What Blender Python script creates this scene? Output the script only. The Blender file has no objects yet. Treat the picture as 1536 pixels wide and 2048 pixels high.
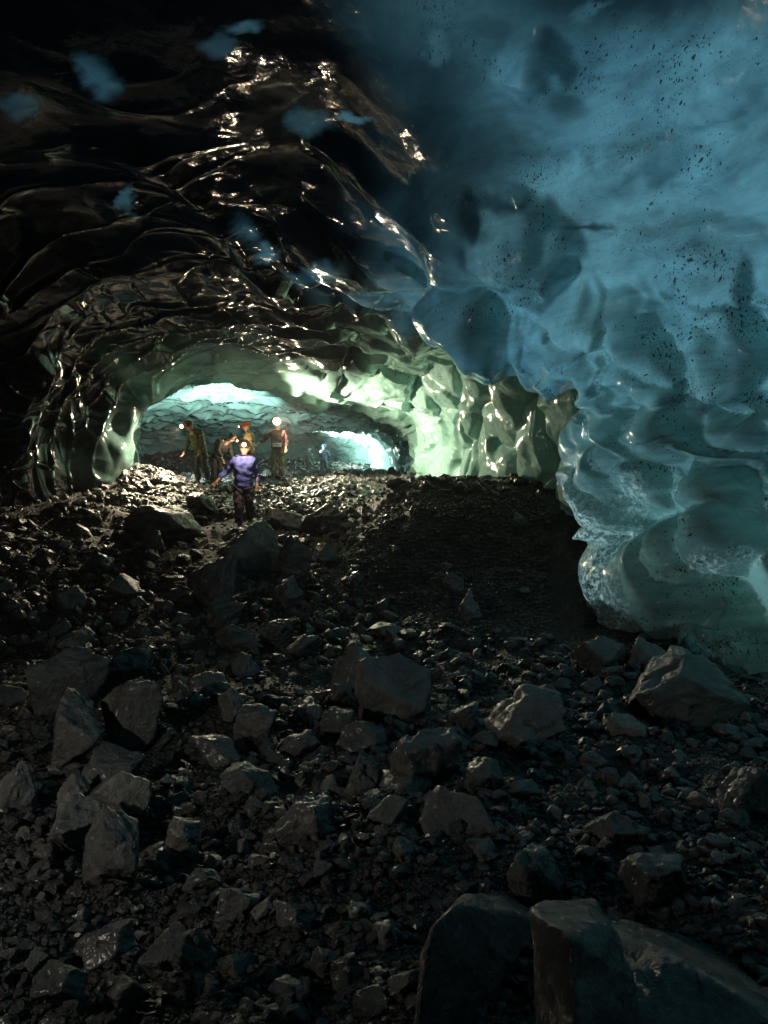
import bpy, bmesh, math, random
import numpy as np
from mathutils import Vector, Matrix, noise as mnoise

R = math.radians
scene = bpy.context.scene
col = scene.collection
random.seed(7)
rng = np.random.default_rng(11)

# ------------------------------------------------------------------ camera, sky, sun, exposure
CAM = np.array([0.0, 0.0, 1.6])
F = 1547.0                                   # focal length in pixels of the 1536 x 2048 photograph
cam = bpy.data.cameras.new("camera")
cam_o = bpy.data.objects.new("camera", cam)
col.objects.link(cam_o)
cam_o.location = CAM
cam_o.rotation_euler = (R(90), 0, 0)
cam.sensor_fit = 'VERTICAL'
cam.sensor_height = 32.0
cam.lens = 32.0 * F / 2048.0
cam.clip_start = 0.05
cam.clip_end = 500
scene.camera = cam_o

SUN_EL, SUN_AZ = R(30), R(96)                # azimuth measured from +Y towards +X
sunvec = Vector((math.sin(SUN_AZ) * math.cos(SUN_EL), math.cos(SUN_AZ) * math.cos(SUN_EL), math.sin(SUN_EL)))
world = bpy.data.worlds.new("World")
scene.world = world
world.use_nodes = True
wn = world.node_tree
sky = wn.nodes.new("ShaderNodeTexSky")
sky.sky_type = 'NISHITA'
sky.sun_disc = False
sky.sun_elevation = SUN_EL
sky.sun_rotation = SUN_AZ
bgn = wn.nodes.get("Background") or wn.nodes.new("ShaderNodeBackground")
wn.links.new(sky.outputs[0], bgn.inputs[0])
bgn.inputs[1].default_value = 0.05
out = wn.nodes.get("World Output") or wn.nodes.new("ShaderNodeOutputWorld")
wn.links.new(bgn.outputs[0], out.inputs[0])
sun = bpy.data.lights.new("sun", 'SUN')
sun.energy = 3.3
sun.angle = R(32)                          # daylight already softened by metres of ice
sun.color = (1.0, 0.96, 0.9)
sun_o = bpy.data.objects.new("sun", sun)
col.objects.link(sun_o)
sun_o.rotation_euler = sunvec.to_track_quat('Z', 'Y').to_euler()
sun_o.location = sunvec * 60
scene.view_settings.view_transform = 'Standard'
scene.view_settings.look = 'None'
scene.view_settings.exposure = 0.0
scene.view_settings.gamma = 1.0
scene.view_settings.use_curve_mapping = False
scene.render.engine = 'CYCLES'
scene.cycles.use_denoising = True
scene.cycles.max_bounces = 5
scene.cycles.diffuse_bounces = 3
scene.cycles.glossy_bounces = 2
scene.cycles.sample_clamp_indirect = 3.0
hand_lamp = bpy.data.lights.new("seen_or_assumed_lamp", 'SPOT')        # assumed lamp out of view, added to warm the left rocks; no person built
hand_lamp.energy = 112
hand_lamp.spot_size = R(144)
hand_lamp.spot_blend = 1.0
hand_lamp.color = (1.0, .95, .84)
hand_lamp.shadow_soft_size = .04
hand_lamp_o = bpy.data.objects.new("seen_or_assumed_lamp", hand_lamp)
col.objects.link(hand_lamp_o)
hand_lamp_o.location = (-3.2, 2.15, 1.3)
hand_lamp_o.rotation_euler = Vector((.62, 1, -.10)).to_track_quat('-Z', 'Y').to_euler()
scene.cycles.caustics_reflective = False
scene.cycles.caustics_refractive = False

# ------------------------------------------------------------------ helpers
def tag(o, label=None, cat=None, group=None, kind=None):
    if label: o['label'] = label
    if cat: o['category'] = cat
    if group: o['group'] = group
    if kind: o['kind'] = kind
    return o

def link(o, parent=None):
    col.objects.link(o)
    if parent is not None:
        o.parent = parent
    return o

def mesh_np(name, verts, faces, mat=None, smooth=True):
    """verts (n,3), faces (m,k) with constant k"""
    me = bpy.data.meshes.new(name)
    n, m, k = len(verts), len(faces), faces.shape[1]
    me.vertices.add(n)
    me.vertices.foreach_set('co', np.ascontiguousarray(verts, dtype=np.float32).ravel())
    me.loops.add(m * k)
    me.loops.foreach_set('vertex_index', np.ascontiguousarray(faces, dtype=np.int32).ravel())
    me.polygons.add(m)
    me.polygons.foreach_set('loop_start', np.arange(0, m * k, k, dtype=np.int32))
    me.polygons.foreach_set('loop_total', np.full(m, k, dtype=np.int32))
    me.polygons.foreach_set('use_smooth', np.full(m, smooth, dtype=bool))
    me.update(calc_edges=True)
    if mat: me.materials.append(mat)
    return me

def attr(me, name, vals):
    a = me.attributes.new(name, 'FLOAT', 'POINT')
    a.data.foreach_set('value', np.ascontiguousarray(vals, dtype=np.float32))

def sstep(a, b, x):
    t = np.clip((x - a) / (b - a), 0, 1)
    return t * t * (3 - 2 * t)

def hash2(i, j, seed):
    h = (i.astype(np.int64) * 374761393 + j.astype(np.int64) * 668265263 + seed * 1442695041) & 0xffffffff
    h = ((h ^ (h >> 13)) * 1274126177) & 0xffffffff
    h = ((h ^ (h >> 16)) * 2246822519) & 0xffffffff
    h = h ^ (h >> 15)
    return (h & 0xffffff) / float(0x1000000)

def vnoise(u, v, seed=0):
    """smooth value noise in -1..1"""
    i = np.floor(u).astype(np.int64); j = np.floor(v).astype(np.int64)
    a = u - i; b = v - j
    a = a * a * a * (a * (a * 6 - 15) + 10); b = b * b * b * (b * (b * 6 - 15) + 10)
    h00 = hash2(i, j, seed); h10 = hash2(i + 1, j, seed); h01 = hash2(i, j + 1, seed); h11 = hash2(i + 1, j + 1, seed)
    return 2 * ((h00 * (1 - a) + h10 * a) * (1 - b) + (h01 * (1 - a) + h11 * a) * b) - 1

def fbm(u, v, seed=0, octv=4, gain=0.5):
    s = 0; amp = 1.0
    for k in range(octv):
        s = s + amp * vnoise(u * 2 ** k + 17.3 * k, v * 2 ** k - 9.1 * k, seed + k)
        amp *= gain
    return s

def worley(u, v, seed, jit=0.85):
    """F1, F2, du, dv (offset from the nearest cell point), id"""
    i0 = np.floor(u).astype(np.int64); j0 = np.floor(v).astype(np.int64)
    f1 = np.full(u.shape, 9.0); f2 = f1.copy(); du = np.zeros_like(u); dv = np.zeros_like(u); cid = np.zeros_like(u)
    for di in (-1, 0, 1):
        for dj in (-1, 0, 1):
            i = i0 + di; j = j0 + dj
            pu = i + 0.5 + jit * (hash2(i, j, seed) - 0.5); pv = j + 0.5 + jit * (hash2(i, j, seed + 91) - 0.5)
            x = u - pu; y = v - pv
            d = np.sqrt(x * x + y * y)
            near = d < f1
            f2 = np.where(near, f1, np.minimum(f2, d))
            f1 = np.where(near, d, f1); du = np.where(near, x, du); dv = np.where(near, y, dv)
            cid = np.where(near, hash2(i, j, seed + 7), cid)
    return f1, f2, du, dv, cid

def proj(P):
    y = np.maximum(P[..., 1], 0.3)
    return 768 + F * P[..., 0] / y, 1024 - F * (P[..., 2] - CAM[2]) / y

# ------------------------------------------------------------------ node material helper
class NM:
    def __init__(self, name):
        self.m = bpy.data.materials.new(name); self.m.use_nodes = True
        self.t = self.m.node_tree; self.t.nodes.clear()
    def n(self, typ, **kw):
        nd = self.t.nodes.new("ShaderNode" + typ)
        for k, v in kw.items():
            if k.startswith('i_'):
                key = k[2:]
                key = int(key) if key.isdigit() else key.replace('_', ' ')
                sock = nd.inputs[key]
                if hasattr(v, 'is_linked') or isinstance(v, bpy.types.NodeSocket): self.t.links.new(v, sock)
                else: sock.default_value = v
            else: setattr(nd, k, v)
        return nd
    def math(self, op, a, b=0.0, c=None, clamp=False):
        nd = self.n("Math", operation=op, use_clamp=clamp)
        for k, v in enumerate((a, b) if c is None else (a, b, c)):
            if isinstance(v, bpy.types.NodeSocket): self.t.links.new(v, nd.inputs[k])
            else: nd.inputs[k].default_value = v
        return nd.outputs[0]
    def ramp(self, fac, stops):
        nd = self.n("ValToRGB"); self.t.links.new(fac, nd.inputs[0])
        e = nd.color_ramp.elements
        while len(e) < len(stops): e.new(0.5)
        for k, (p, c) in enumerate(stops):
            e[k].position = p; e[k].color = (*c, 1) if len(c) == 3 else c
        return nd.outputs[0]
    def mixc(self, fac, a, b, mode='MIX'):
        nd = self.n("Mix", data_type='RGBA', blend_type=mode)
        for s, v in ((nd.inputs[0], fac), (nd.inputs[6], a), (nd.inputs[7], b)):
            if isinstance(v, bpy.types.NodeSocket): self.t.links.new(v, s)
            else: s.default_value = v if not isinstance(v, tuple) else (*v, 1)
        return nd.outputs[2]
    def noise(self, vec, scale, detail=4, rough=0.55, dist=0.0):
        nd = self.n("TexNoise"); self.t.links.new(vec, nd.inputs['Vector'])
        nd.inputs['Scale'].default_value = scale; nd.inputs['Detail'].default_value = detail
        nd.inputs['Roughness'].default_value = rough; nd.inputs['Distortion'].default_value = dist
        return nd.outputs[0]
    def voro(self, vec, scale, feature='F1', rnd=1.0):
        nd = self.n("TexVoronoi", feature=feature); self.t.links.new(vec, nd.inputs['Vector'])
        nd.inputs['Scale'].default_value = scale; nd.inputs['Randomness'].default_value = rnd
        return nd.outputs
    def mapping(self, vec, scale=(1, 1, 1), rot=(0, 0, 0)):
        nd = self.n("Mapping"); self.t.links.new(vec, nd.inputs[0])
        nd.inputs['Scale'].default_value = scale; nd.inputs['Rotation'].default_value = rot
        return nd.outputs[0]
    def bump(self, h, strength, dist, normal=None):
        nd = self.n("Bump"); self.t.links.new(h, nd.inputs['Height'])
        nd.inputs['Strength'].default_value = strength; nd.inputs['Distance'].default_value = dist
        if normal is not None: self.t.links.new(normal, nd.inputs['Normal'])
        return nd.outputs[0]
    def mixs(self, fac, a, b):
        nd = self.n("MixShader")
        if isinstance(fac, bpy.types.NodeSocket): self.t.links.new(fac, nd.inputs[0])
        else: nd.inputs[0].default_value = fac
        self.t.links.new(a, nd.inputs[1]); self.t.links.new(b, nd.inputs[2])
        return nd.outputs[0]
    def out(self, sh):
        o = self.n("OutputMaterial"); self.t.links.new(sh, o.inputs[0]); return self.m

def simple_mat(name, c1, c2, rough=0.7, scale=30, bump=0.2, dist=0.01):
    k = NM(name); tc = k.n("TexCoord").outputs['Object']
    nz = k.noise(tc, scale, 4)
    p = k.n("BsdfPrincipled"); k.t.links.new(k.mixc(nz, c1, c2), p.inputs['Base Color'])
    p.inputs['Roughness'].default_value = rough
    k.t.links.new(k.bump(nz, bump, dist), p.inputs['Normal'])
    return k.out(p.outputs[0])

def rock_mat(name, stops, tint):
    k = NM(name)
    tc = k.n("TexCoord").outputs['Object']; info = k.n("ObjectInfo").outputs['Random']
    geo = k.n("NewGeometry").outputs['Position']
    off = k.n("VectorMath", operation='ADD'); k.t.links.new(geo, off.inputs[0])
    vec = geo
    big = k.noise(vec, 3.0, 6, 0.6, 0.4)
    fine = k.noise(vec, 38.0, 5, 0.65)
    base = k.ramp(k.math('ADD', k.math('MULTIPLY', big, 0.75), k.math('MULTIPLY', fine, 0.25)), stops)
    c = k.mixc(k.math('MULTIPLY', info, 0.75), base, tint, 'MULTIPLY')
    veins = k.noise(k.mapping(vec, (1, 1, 7), (0.5, 0.35, 0)), 5.0, 3)
    c = k.mixc(k.ramp(veins, [(0.56, (0, 0, 0)), (0.68, (.45, .45, .45))]), c, (0.10, 0.09, 0.08))
    p = k.n("BsdfPrincipled"); k.t.links.new(c, p.inputs['Base Color'])
    p.inputs['Specular IOR Level'].default_value = .75
    p.inputs['Coat Weight'].default_value = .25; p.inputs['Coat Roughness'].default_value = .22
    rg = k.ramp(k.noise(vec, 9.0, 3), [(0.3, (.17, .17, .17)), (0.7, (.48, .48, .48))])
    k.t.links.new(rg, p.inputs['Roughness'])
    b1 = k.bump(k.noise(vec, 11, 9, 0.68, .3), 0.9, 0.06)
    b2 = k.bump(fine, 0.45, 0.008, b1)
    k.t.links.new(b2, p.inputs['Normal'])
    return k.out(p.outputs[0])

M_ROCK = rock_mat("basalt_rock", [(0.25, (.035, .036, .036)), (0.48, (.11, .11, .104)), (0.62, (.20, .195, .175)), (0.78, (.32, .305, .27))], (.42, .44, .45))
M_GRAV = rock_mat("dark_gravel", [(0.25, (.014, .013, .0125)), (0.52, (.04, .038, .035)), (0.78, (.14, .13, .115))], (.6, .6, .65))

def ground_mat():
    k = NM("moraine_dirt")
    geo = k.n("NewGeometry").outputs['Position']
    big = k.noise(geo, 1.4, 5, 0.6)
    v = k.voro(geo, 22); v2 = k.voro(geo, 55)
    c = k.mixc(big, (.007, .007, .007), (.020, .019, .018))
    c = k.mixc(k.ramp(v[0], [(0.0, (1, 1, 1)), (0.5, (0, 0, 0))]), c, (.04, .037, .034))
    p = k.n("BsdfPrincipled"); k.t.links.new(c, p.inputs['Base Color'])
    p.inputs['Roughness'].default_value = 0.6
    inv = k.math('SUBTRACT', 1.0, v[0]); inv2 = k.math('SUBTRACT', 1.0, v2[0])
    b = k.bump(inv, 0.9, 0.05); b = k.bump(inv2, 0.8, 0.02, b); b = k.bump(k.noise(geo, 130, 3), 0.5, 0.006, b)
    k.t.links.new(b, p.inputs['Normal'])
    return k.out(p.outputs[0])
M_GROUND = ground_mat()

def ice_mat():
    k = NM("glacier_ice")
    pos = k.n("NewGeometry").outputs['Position']
    A = lambda nme: k.n("Attribute", attribute_name=nme).outputs['Fac']
    cloud, thin, frost, dirt = A("cloud"), A("thin"), A("frost"), A("dirt")
    # cloudiness of the ice: bubbles in irregular veils
    warpv = k.mapping(pos, (0.8, 0.55, 1.3), (0.25, 0.1, 0.35))
    veil = k.noise(warpv, 1.1, 6, 0.6, 0.6)
    veil2 = k.noise(k.mapping(pos, (.6, .9, 4.5), (0.95, 0.12, 0.2)), 1.7, 9, 0.68, 0.5)
    vmix = k.math('ADD', k.math('MULTIPLY', veil, 0.6), k.math('MULTIPLY', veil2, 0.4))
    veilr = k.ramp(vmix, [(0.30, (.30, .30, .30)), (0.60, (1, 1, 1))])
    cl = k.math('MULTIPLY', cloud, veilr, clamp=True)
    # dirt flecks: small dark grains lying in bands
    fv = k.mapping(pos, (2.3, 0.8, 1.2), (0.3, 0.6, 0.5))
    warp = k.n("VectorMath", operation='ADD'); k.t.links.new(fv, warp.inputs[0])
    nzc = k.n("TexNoise"); k.t.links.new(pos, nzc.inputs['Vector']); nzc.inputs['Scale'].default_value = 6
    sc = k.n("VectorMath", operation='SCALE'); k.t.links.new(nzc.outputs['Color'], sc.inputs[0]); sc.inputs['Scale'].default_value = 0.16
    k.t.links.new(sc.outputs[0], warp.inputs[1])
    band = k.noise(k.mapping(pos, (.7, .7, 1.5), (0.4, 0, 0)), 1.5, 4, 0.6)
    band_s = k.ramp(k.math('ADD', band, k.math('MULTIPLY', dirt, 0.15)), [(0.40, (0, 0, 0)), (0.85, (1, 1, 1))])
    f1 = k.voro(warp.outputs[0], 10.5)[0]; f2 = k.voro(warp.outputs[0], 27.0)[0]
    t1 = k.math('MULTIPLY', band_s, 0.40); t2 = k.math('MULTIPLY', band_s, 0.46)
    s1 = k.math('GREATER_THAN', t1, f1); s2 = k.math('GREATER_THAN', t2, f2)
    flecks = k.math('MAXIMUM', k.math('MULTIPLY', s1, 0.85), k.math('MULTIPLY', s2, 0.8))
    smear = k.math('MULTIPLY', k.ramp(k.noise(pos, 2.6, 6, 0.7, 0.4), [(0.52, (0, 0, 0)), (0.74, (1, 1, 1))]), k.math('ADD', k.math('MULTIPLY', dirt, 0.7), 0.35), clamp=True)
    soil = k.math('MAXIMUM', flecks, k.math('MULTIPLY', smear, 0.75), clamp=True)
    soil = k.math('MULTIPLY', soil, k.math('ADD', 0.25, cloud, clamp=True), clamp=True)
    fr = k.math('MULTIPLY', frost, k.ramp(k.noise(pos, 17, 8, 0.75), [(0.46, (0, 0, 0)), (0.56, (1, 1, 1))]), clamp=True)
    # reflected colour and transmitted colour
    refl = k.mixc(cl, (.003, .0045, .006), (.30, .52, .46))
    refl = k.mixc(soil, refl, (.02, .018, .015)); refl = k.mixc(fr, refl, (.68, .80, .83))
    hue = k.noise(pos, 0.55, 3)
    tcol = k.mixc(k.ramp(hue, [(0.35, (0, 0, 0)), (0.65, (1, 1, 1))]), (.055, .20, .295), (.078, .235, .315))
    sepz = k.n("SeparateXYZ"); k.t.links.new(pos, sepz.inputs[0])
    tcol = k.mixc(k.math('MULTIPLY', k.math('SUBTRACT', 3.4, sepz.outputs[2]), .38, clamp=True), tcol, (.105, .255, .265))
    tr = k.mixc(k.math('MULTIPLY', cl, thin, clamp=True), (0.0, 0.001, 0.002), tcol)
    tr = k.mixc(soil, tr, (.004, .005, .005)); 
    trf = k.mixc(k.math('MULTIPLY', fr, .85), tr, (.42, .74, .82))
    # bumps
    h1 = k.noise(k.mapping(pos, (1, .8, 1)), 5.5, 3, 0.5, 0.3)
    h2 = k.noise(pos, 42, 3, 0.6)
    b = k.bump(h1, 0.25, 0.03)
    b = k.bump(k.math('MULTIPLY', k.noise(k.mapping(pos, (1.5, 1, 1)), 13, 6, 0.6, .4), cloud, clamp=True), 0.2, 0.02, b)
    b = k.bump(h2, 0.10, 0.004, b)
    b = k.bump(fr, 0.7, 0.02, b)
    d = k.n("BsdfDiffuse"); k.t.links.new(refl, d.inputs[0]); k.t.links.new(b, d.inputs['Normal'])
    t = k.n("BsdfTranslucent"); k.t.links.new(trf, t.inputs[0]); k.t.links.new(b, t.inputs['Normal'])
    add = k.n("AddShader"); k.t.links.new(d.outputs[0], add.inputs[0]); k.t.links.new(t.outputs[0], add.inputs[1])
    g = k.n("BsdfGlossy", distribution='GGX'); k.t.links.new(b, g.inputs['Normal'])
    g.inputs[0].default_value = (1, 1, 1, 1)
    k.t.links.new(k.ramp(k.math('ADD', k.noise(pos, 3.0, 3), k.math('MULTIPLY', k.math('MAXIMUM', fr, k.math('MULTIPLY', cl, .75)), 0.3)), [(0.3, (.05, .05, .05)), (0.75, (.14, .14, .14))]), g.inputs['Roughness'])
    fz = k.n("Fresnel"); fz.inputs[0].default_value = 1.33; k.t.links.new(b, fz.inputs['Normal'])
    return k.out(k.mixs(k.math('MULTIPLY', fz.outputs[0], 1.0, clamp=True), add.outputs[0], g.outputs[0]))
M_ICE = ice_mat()

# ------------------------------------------------------------------ ground
GY = np.array([-14, 0, 5, 7.5, 9.3, 12, 15, 20, 23, 30, 40, 52.0])
GZ = np.array([0, 0, 0, .03, .25, .75, 1.25, 2.1, 2.55, 3.1, 3.7, 4.4])
_gy = np.linspace(-14, 52, 661)
_gz = np.interp(_gy, GY, GZ)
_ker = np.ones(13) / 13
_gz = np.convolve(np.pad(_gz, 6, mode='edge'), _ker, 'valid')

def G0(y): return np.interp(y, _gy, _gz)

def gauss(x, y, cx, cy, sx, sy): return np.exp(-((x - cx) / sx) ** 2 - ((y - cy) / sy) ** 2)

def ground_z(x, y, fine=True):
    z = G0(y)
    # dark gravel mound that leans against the right wall
    crest = sstep(9.2, 14.2, y - 0.25 * np.maximum(0, 1.6 - x)) * (1 - sstep(14.6, 19.5, y))
    side = sstep(-1.6, 0.9, x) 
    z = z + 1.0 * crest * side
    z = z + 0.35 * sstep(-3.6, -6.5, x) * sstep(9, 15, y) * (1 - sstep(17, 22, y))
    z = z + 0.62 * gauss(x, y, -6.1, 19.6, 1.4, 1.3) + 1.1 * gauss(x, y, -10.5, 43, 4.5, 4) + 0.5 * gauss(x, y, -3, 41, 3, 3)
    z = z - 0.45 * gauss(x, y, -3.3, 38.6, 2.0, 1.8)
    z = z + 0.35 * gauss(x, y, 2.6, 7.4, 1.3, .9) * 0.5
    z = z - 0.12 * gauss(x, y, -0.5, 3.3, 1.2, 1.0)
    if fine:
        z = z + 0.10 * fbm(x * 0.8, y * 0.8, 31, 3) + 0.035 * fbm(x * 4, y * 4, 57, 3)
    return z

gxs = np.concatenate([np.linspace(-30, -9.2, 40), np.linspace(-9, 6, 420), np.linspace(6.3, 16, 20)])
gys = np.concatenate([np.linspace(-14, 1.3, 40), 1.4 * np.exp(np.linspace(0, math.log(52 / 1.4), 520))])
GX, GYY = np.meshgrid(gxs, gys)
GZZ = ground_z(GX, GYY)
nr, nc = GX.shape
ii = np.arange(nr * nc).reshape(nr, nc)
gf = np.stack([ii[:-1, :-1], ii[:-1, 1:], ii[1:, 1:], ii[1:, :-1]], -1).reshape(-1, 4)
ground = link(bpy.data.objects.new("ground", mesh_np("ground", np.stack([GX, GYY, GZZ], -1).reshape(-1, 3), gf, M_GROUND)))
tag(ground, "dark gravelly moraine floor rising into the ice cave", kind='structure')

def cast(px, py, y0=1.5, y1=46.0, step=0.03):
    """first hit of pixel rays with the coarse ground"""
    px = np.asarray(px, float); py = np.asarray(py, float)
    dx = (px - 768) / F; dz = (1024 - py) / F
    Y = np.full(px.shape, np.nan); y = y0
    todo = np.ones(px.shape, bool)
    while y < y1 and todo.any():
        idx = np.nonzero(todo)[0]
        hit = CAM[2] + dz[idx] * y <= ground_z(dx[idx] * y, np.full(len(idx), y), False)
        Y[idx[hit]] = y; todo[idx[hit]] = False
        y += step + 0.004 * y
    return dx * Y, Y

# ------------------------------------------------------------------ ice shell
KY = np.array([-11, -7, -2, 3, 6, 8, 9.8, 12, 13.5, 17, 19, 21, 24, 28, 32, 36, 42, 47, 50.0])
XL = np.array([-1.5, -5, -8, -8.5, -8.5, -8.4, -8.3, -8.1, -7.8, -7.0, -6.5, -6.9, -9, -11.5, -14, -16.5, -19, -18, -13])
XR = np.array([.5, 3.5, 4.8, 5.0, 4.9, 4.6, 4.2, 3.5, 3.3, 2.65, 2.35, 2.05, 1.65, 1.3, 1.0, .5, -.6, -4.0, -9])
ZT = np.array([1.6, 4.2, 5.5, 5.7, 5.8, 5.8, 5.8, 5.8, 5.85, 5.8, 5.6, 5.5, 5.45, 5.5, 5.65, 5.85, 6.3, 6.4, 5.2])
def smooth_tab(y, ky, kv, w=0.9):
    fine = np.linspace(-14, 54, 1361)
    v = np.interp(fine, ky, kv)
    n = int(w / 0.05) | 1
    ker = np.hanning(n + 2)[1:-1]; ker /= ker.sum()
    v = np.convolve(np.pad(v, n // 2, mode='edge'), ker, 'valid')
    return np.interp(y, fine, v)

ys = np.concatenate([np.linspace(-11, 2.8, 45), np.linspace(2.9, 13.9, 430), np.linspace(13.95, 25, 240), np.linspace(25.1, 50, 250)])
NT = 640
tt = np.linspace(0, 1, NT)                       # 0 right foot .. 1 left foot
EXT = 0.10                                       # share of the curve that runs down below the spring line
Tg, Yg = np.meshgrid(tt, ys)
xl = smooth_tab(ys, KY, XL)[:, None]; xr = smooth_tab(ys, KY, XR)[:, None]; zt = smooth_tab(ys, KY, ZT)[:, None]
bz = (G0(ys) + 0.35)[:, None]
c = 0.5 * (xl + xr); w = 0.5 * (xr - xl); h = np.maximum(zt - bz, 0.2)
phi = np.clip((Tg - EXT) / (1 - 2 * EXT), 0, 1) * math.pi
ex = (2 / (2.4 + 0.9 * sstep(13, 19, ys)))[:, None]
X = c + w * np.sign(np.cos(phi)) * np.abs(np.cos(phi)) ** ex
Z = bz + h * np.abs(np.sin(phi)) ** ex
down = np.maximum(0, EXT - Tg) / EXT + np.maximum(0, Tg - (1 - EXT)) / EXT
# lip: the right half of the near chamber closes in at about 9.8 m, then opens again behind
ang = np.degrees(np.arctan2(Z - bz, X - c))
wob = 0.35 * fbm(ang / 22.0, Yg * 0, 5, 3)
yl = Yg - wob
L = sstep(4.8, 9.8, yl) ** 1.25 * (1 - sstep(9.8, 11.6, yl)) 
_aa = np.linspace(-100, 200, 1201)
_av = np.interp(_aa, [-40, -10, -3, 3, 10, 18, 23, 29, 36, 43, 49, 56, 64, 76], [.08, .08, .095, .165, .185, .175, .155, .14, .17, .215, .235, .20, .10, 0])
_kk = np.hanning(43)[1:-1]; _kk /= _kk.sum()
Aa = np.interp(ang, _aa, np.convolve(np.pad(_av, 20, mode='edge'), _kk, 'valid'))
sc = 1 - Aa * L
X = c + (X - c) * sc; Z = bz + (Z - bz) * sc
Z = Z - down * 2.2
X = X + np.where(Tg < EXT, -1, 1) * down * 0.15
P = np.stack([X, Yg, Z], -1)

def grid_normals(P):
    du = np.gradient(P, axis=1); dv = np.gradient(P, axis=0)
    n = np.cross(dv, du)
    n /= np.maximum(np.linalg.norm(n, axis=-1, keepdims=True), 1e-9)
    return n
N = grid_normals(P)
axis = np.stack([c + 0 * X, Yg, bz + 0.8 + 0 * X], -1)
if np.mean(np.sum((axis - P) * N, -1)) < 0: N = -N
px, py = proj(P)
# arc length coordinates
S = np.concatenate([np.zeros((len(ys), 1)), np.cumsum(np.linalg.norm(np.diff(P, axis=1), axis=-1), axis=1)], 1)
S = S - S[:, NT // 2][:, None]
vis = Yg > 2.5

u = S + 0.45 * fbm(S * .5, Yg * .4, 3, 3); v = Yg + 0.6 * fbm(S * .45 + 9, Yg * .4, 4, 3)
right = 1 - sstep(-1.4, 1.0, S)                  # 1 on the right half
inner = sstep(9.9, 11.5, Yg)
far = sstep(20, 28, Yg)

def bumps(lst, pw=0.7):
    """rounded bulges meeting in creases; each given by where its middle falls, its half axes, tilt and height in metres"""
    acc = np.zeros_like(px)
    for (cx, cy, rx, ry, rot, amp) in lst:
        a = R(rot); dx = px - cx + 14 * fbm(px / 60, py / 60, 71, 2); dy = py - cy + 14 * fbm(px / 60 + 5, py / 60, 72, 2)
        xx = (dx * math.cos(a) + dy * math.sin(a)) / rx; yy = (-dx * math.sin(a) + dy * math.cos(a)) / ry
        q = 1 - xx * xx - yy * yy
        acc = np.maximum(acc, amp * np.clip(q, 0, 1) ** pw)
    return acc

NEAR_BULGES = [
    (1310, 1190, 92, 125, 8, .42), (1405, 1130, 80, 115, -18, .40), (1505, 1290, 75, 120, -15, .42), (1272, 965, 62, 105, 0, .30),
    (1225, 905, 48, 115, -12, .22), (1345, 950, 42, 70, -10, .22), (1396, 832, 84, 78, 25, .34), (1300, 850, 100, 50, 25, .26),
    (1240, 752, 95, 45, 28, .24), (1480, 965, 70, 55, 25, .30), (1490, 1060, 70, 75, 0, .34),
    (1260, 1200, 40, 110, -22, .20),
    (1120, 690, 110, 42, 25, .22), (1330, 735, 110, 40, 15, .22), (950, 640, 110, 46, 22, .22), (1490, 860, 70, 60, 20, .28),
    (1125, 548, 34, 46, -20, .12), (1240, 1090, 50, 60, 10, .2), (1450, 1210, 60, 90, -10, .3), (1360, 1290, 60, 70, 0, .2)]
near_r = (1 - sstep(10.1, 10.8, yl)) * vis * (1 - sstep(55, 75, ang))
D = np.zeros_like(X)
BUL = bumps(NEAR_BULGES)
D += 1.5 * BUL * near_r
D += bumps([(1045, 500, 135, 105, 40, .55), (1290, 655, 210, 70, 12, .45), (1480, 720, 130, 80, 15, .35), (960, 655, 130, 60, 22, .3), (1380, 470, 190, 60, 5, .22), (1250, 330, 160, 70, -20, .2), (1430, 180, 150, 80, -15, .25), (1060, 140, 80, 90, 0, .25), (900, 420, 110, 60, 40, .25)], 1.6) * near_r
# lobes that flow down and outwards from the lip like overlapping drapery
la, lb = R(57), None
wpx_ = px + 40 * fbm(px / 170, py / 170, 301, 3); wpy_ = py + 40 * fbm(px / 170 + 7, py / 170, 302, 3)
qa = wpx_ * math.cos(la) + wpy_ * math.sin(la); qb = -wpx_ * math.sin(la) + wpy_ * math.cos(la)
lobe_m = near_r * sstep(560, 720, py + .25 * (px - 1100))
F1L, F2L, dal, dbl, cidl = worley(qa / 190 + .35 * qb / 105, qb / 112, 77, .9)
edge_ = np.clip((F2L - F1L) / .12, 0, 1)
D += lobe_m * (0.34 * np.clip(1 - (F1L / .95) ** 2, 0, 1) ** .6 * (.45 + .55 * cidl) - 0.22 * dbl * edge_)
# hollow above the nose
D -= 0.16 * np.exp(-(((px - 1127) / 20) ** 2 + ((py - 548) / 32) ** 2)) * near_r
# cupped scallops with sharp crests
leftm = 1 - right * (1 - inner)
f1, f2, du_, dv_, cid = worley(u / 2.5 - 0.30 * v, v / 1.0, 5)
cup = np.minimum(f1, 0.9) ** 2
fu, fv_ = u / 0.85, v / 1.0
f1f, f2f, d1, d2, c_f = worley(fu + .3 * fv_, fv_, 61)
D += far * (0.34 * np.minimum(f1f, .9) ** 2 + .10 * d2 * np.clip((f2f - f1f) / .3, 0, 1))
calm = (1 - 0.92 * (1 - sstep(7.2, 11.0, Yg))) * (1 - 0.85 * sstep(34, 46, ang) * (1 - sstep(72, 96, ang)) * (1 - sstep(10.5, 14, Yg)))
leftm = leftm * calm * (1 - .88 * right * inner * (1 - sstep(24, 30, Yg)))
crest = np.exp(-((f2 - f1) / .085) ** 2) * (.35 + .65 * sstep(-.5, .4, fbm(u * .6, v * .6, 48, 2)))
D += cup * (0.20 * leftm * (1 - 0.25 * far) + 0.10 * (1 - leftm) * calm) + 0.10 * dv_ * leftm * np.clip((f2 - f1) / .3, 0, 1) + .10 * crest * leftm
f1, f2, du_, dv_, cid = worley(u / 0.62 + 3.3, v / 0.85 + 8.1, 15)
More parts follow.
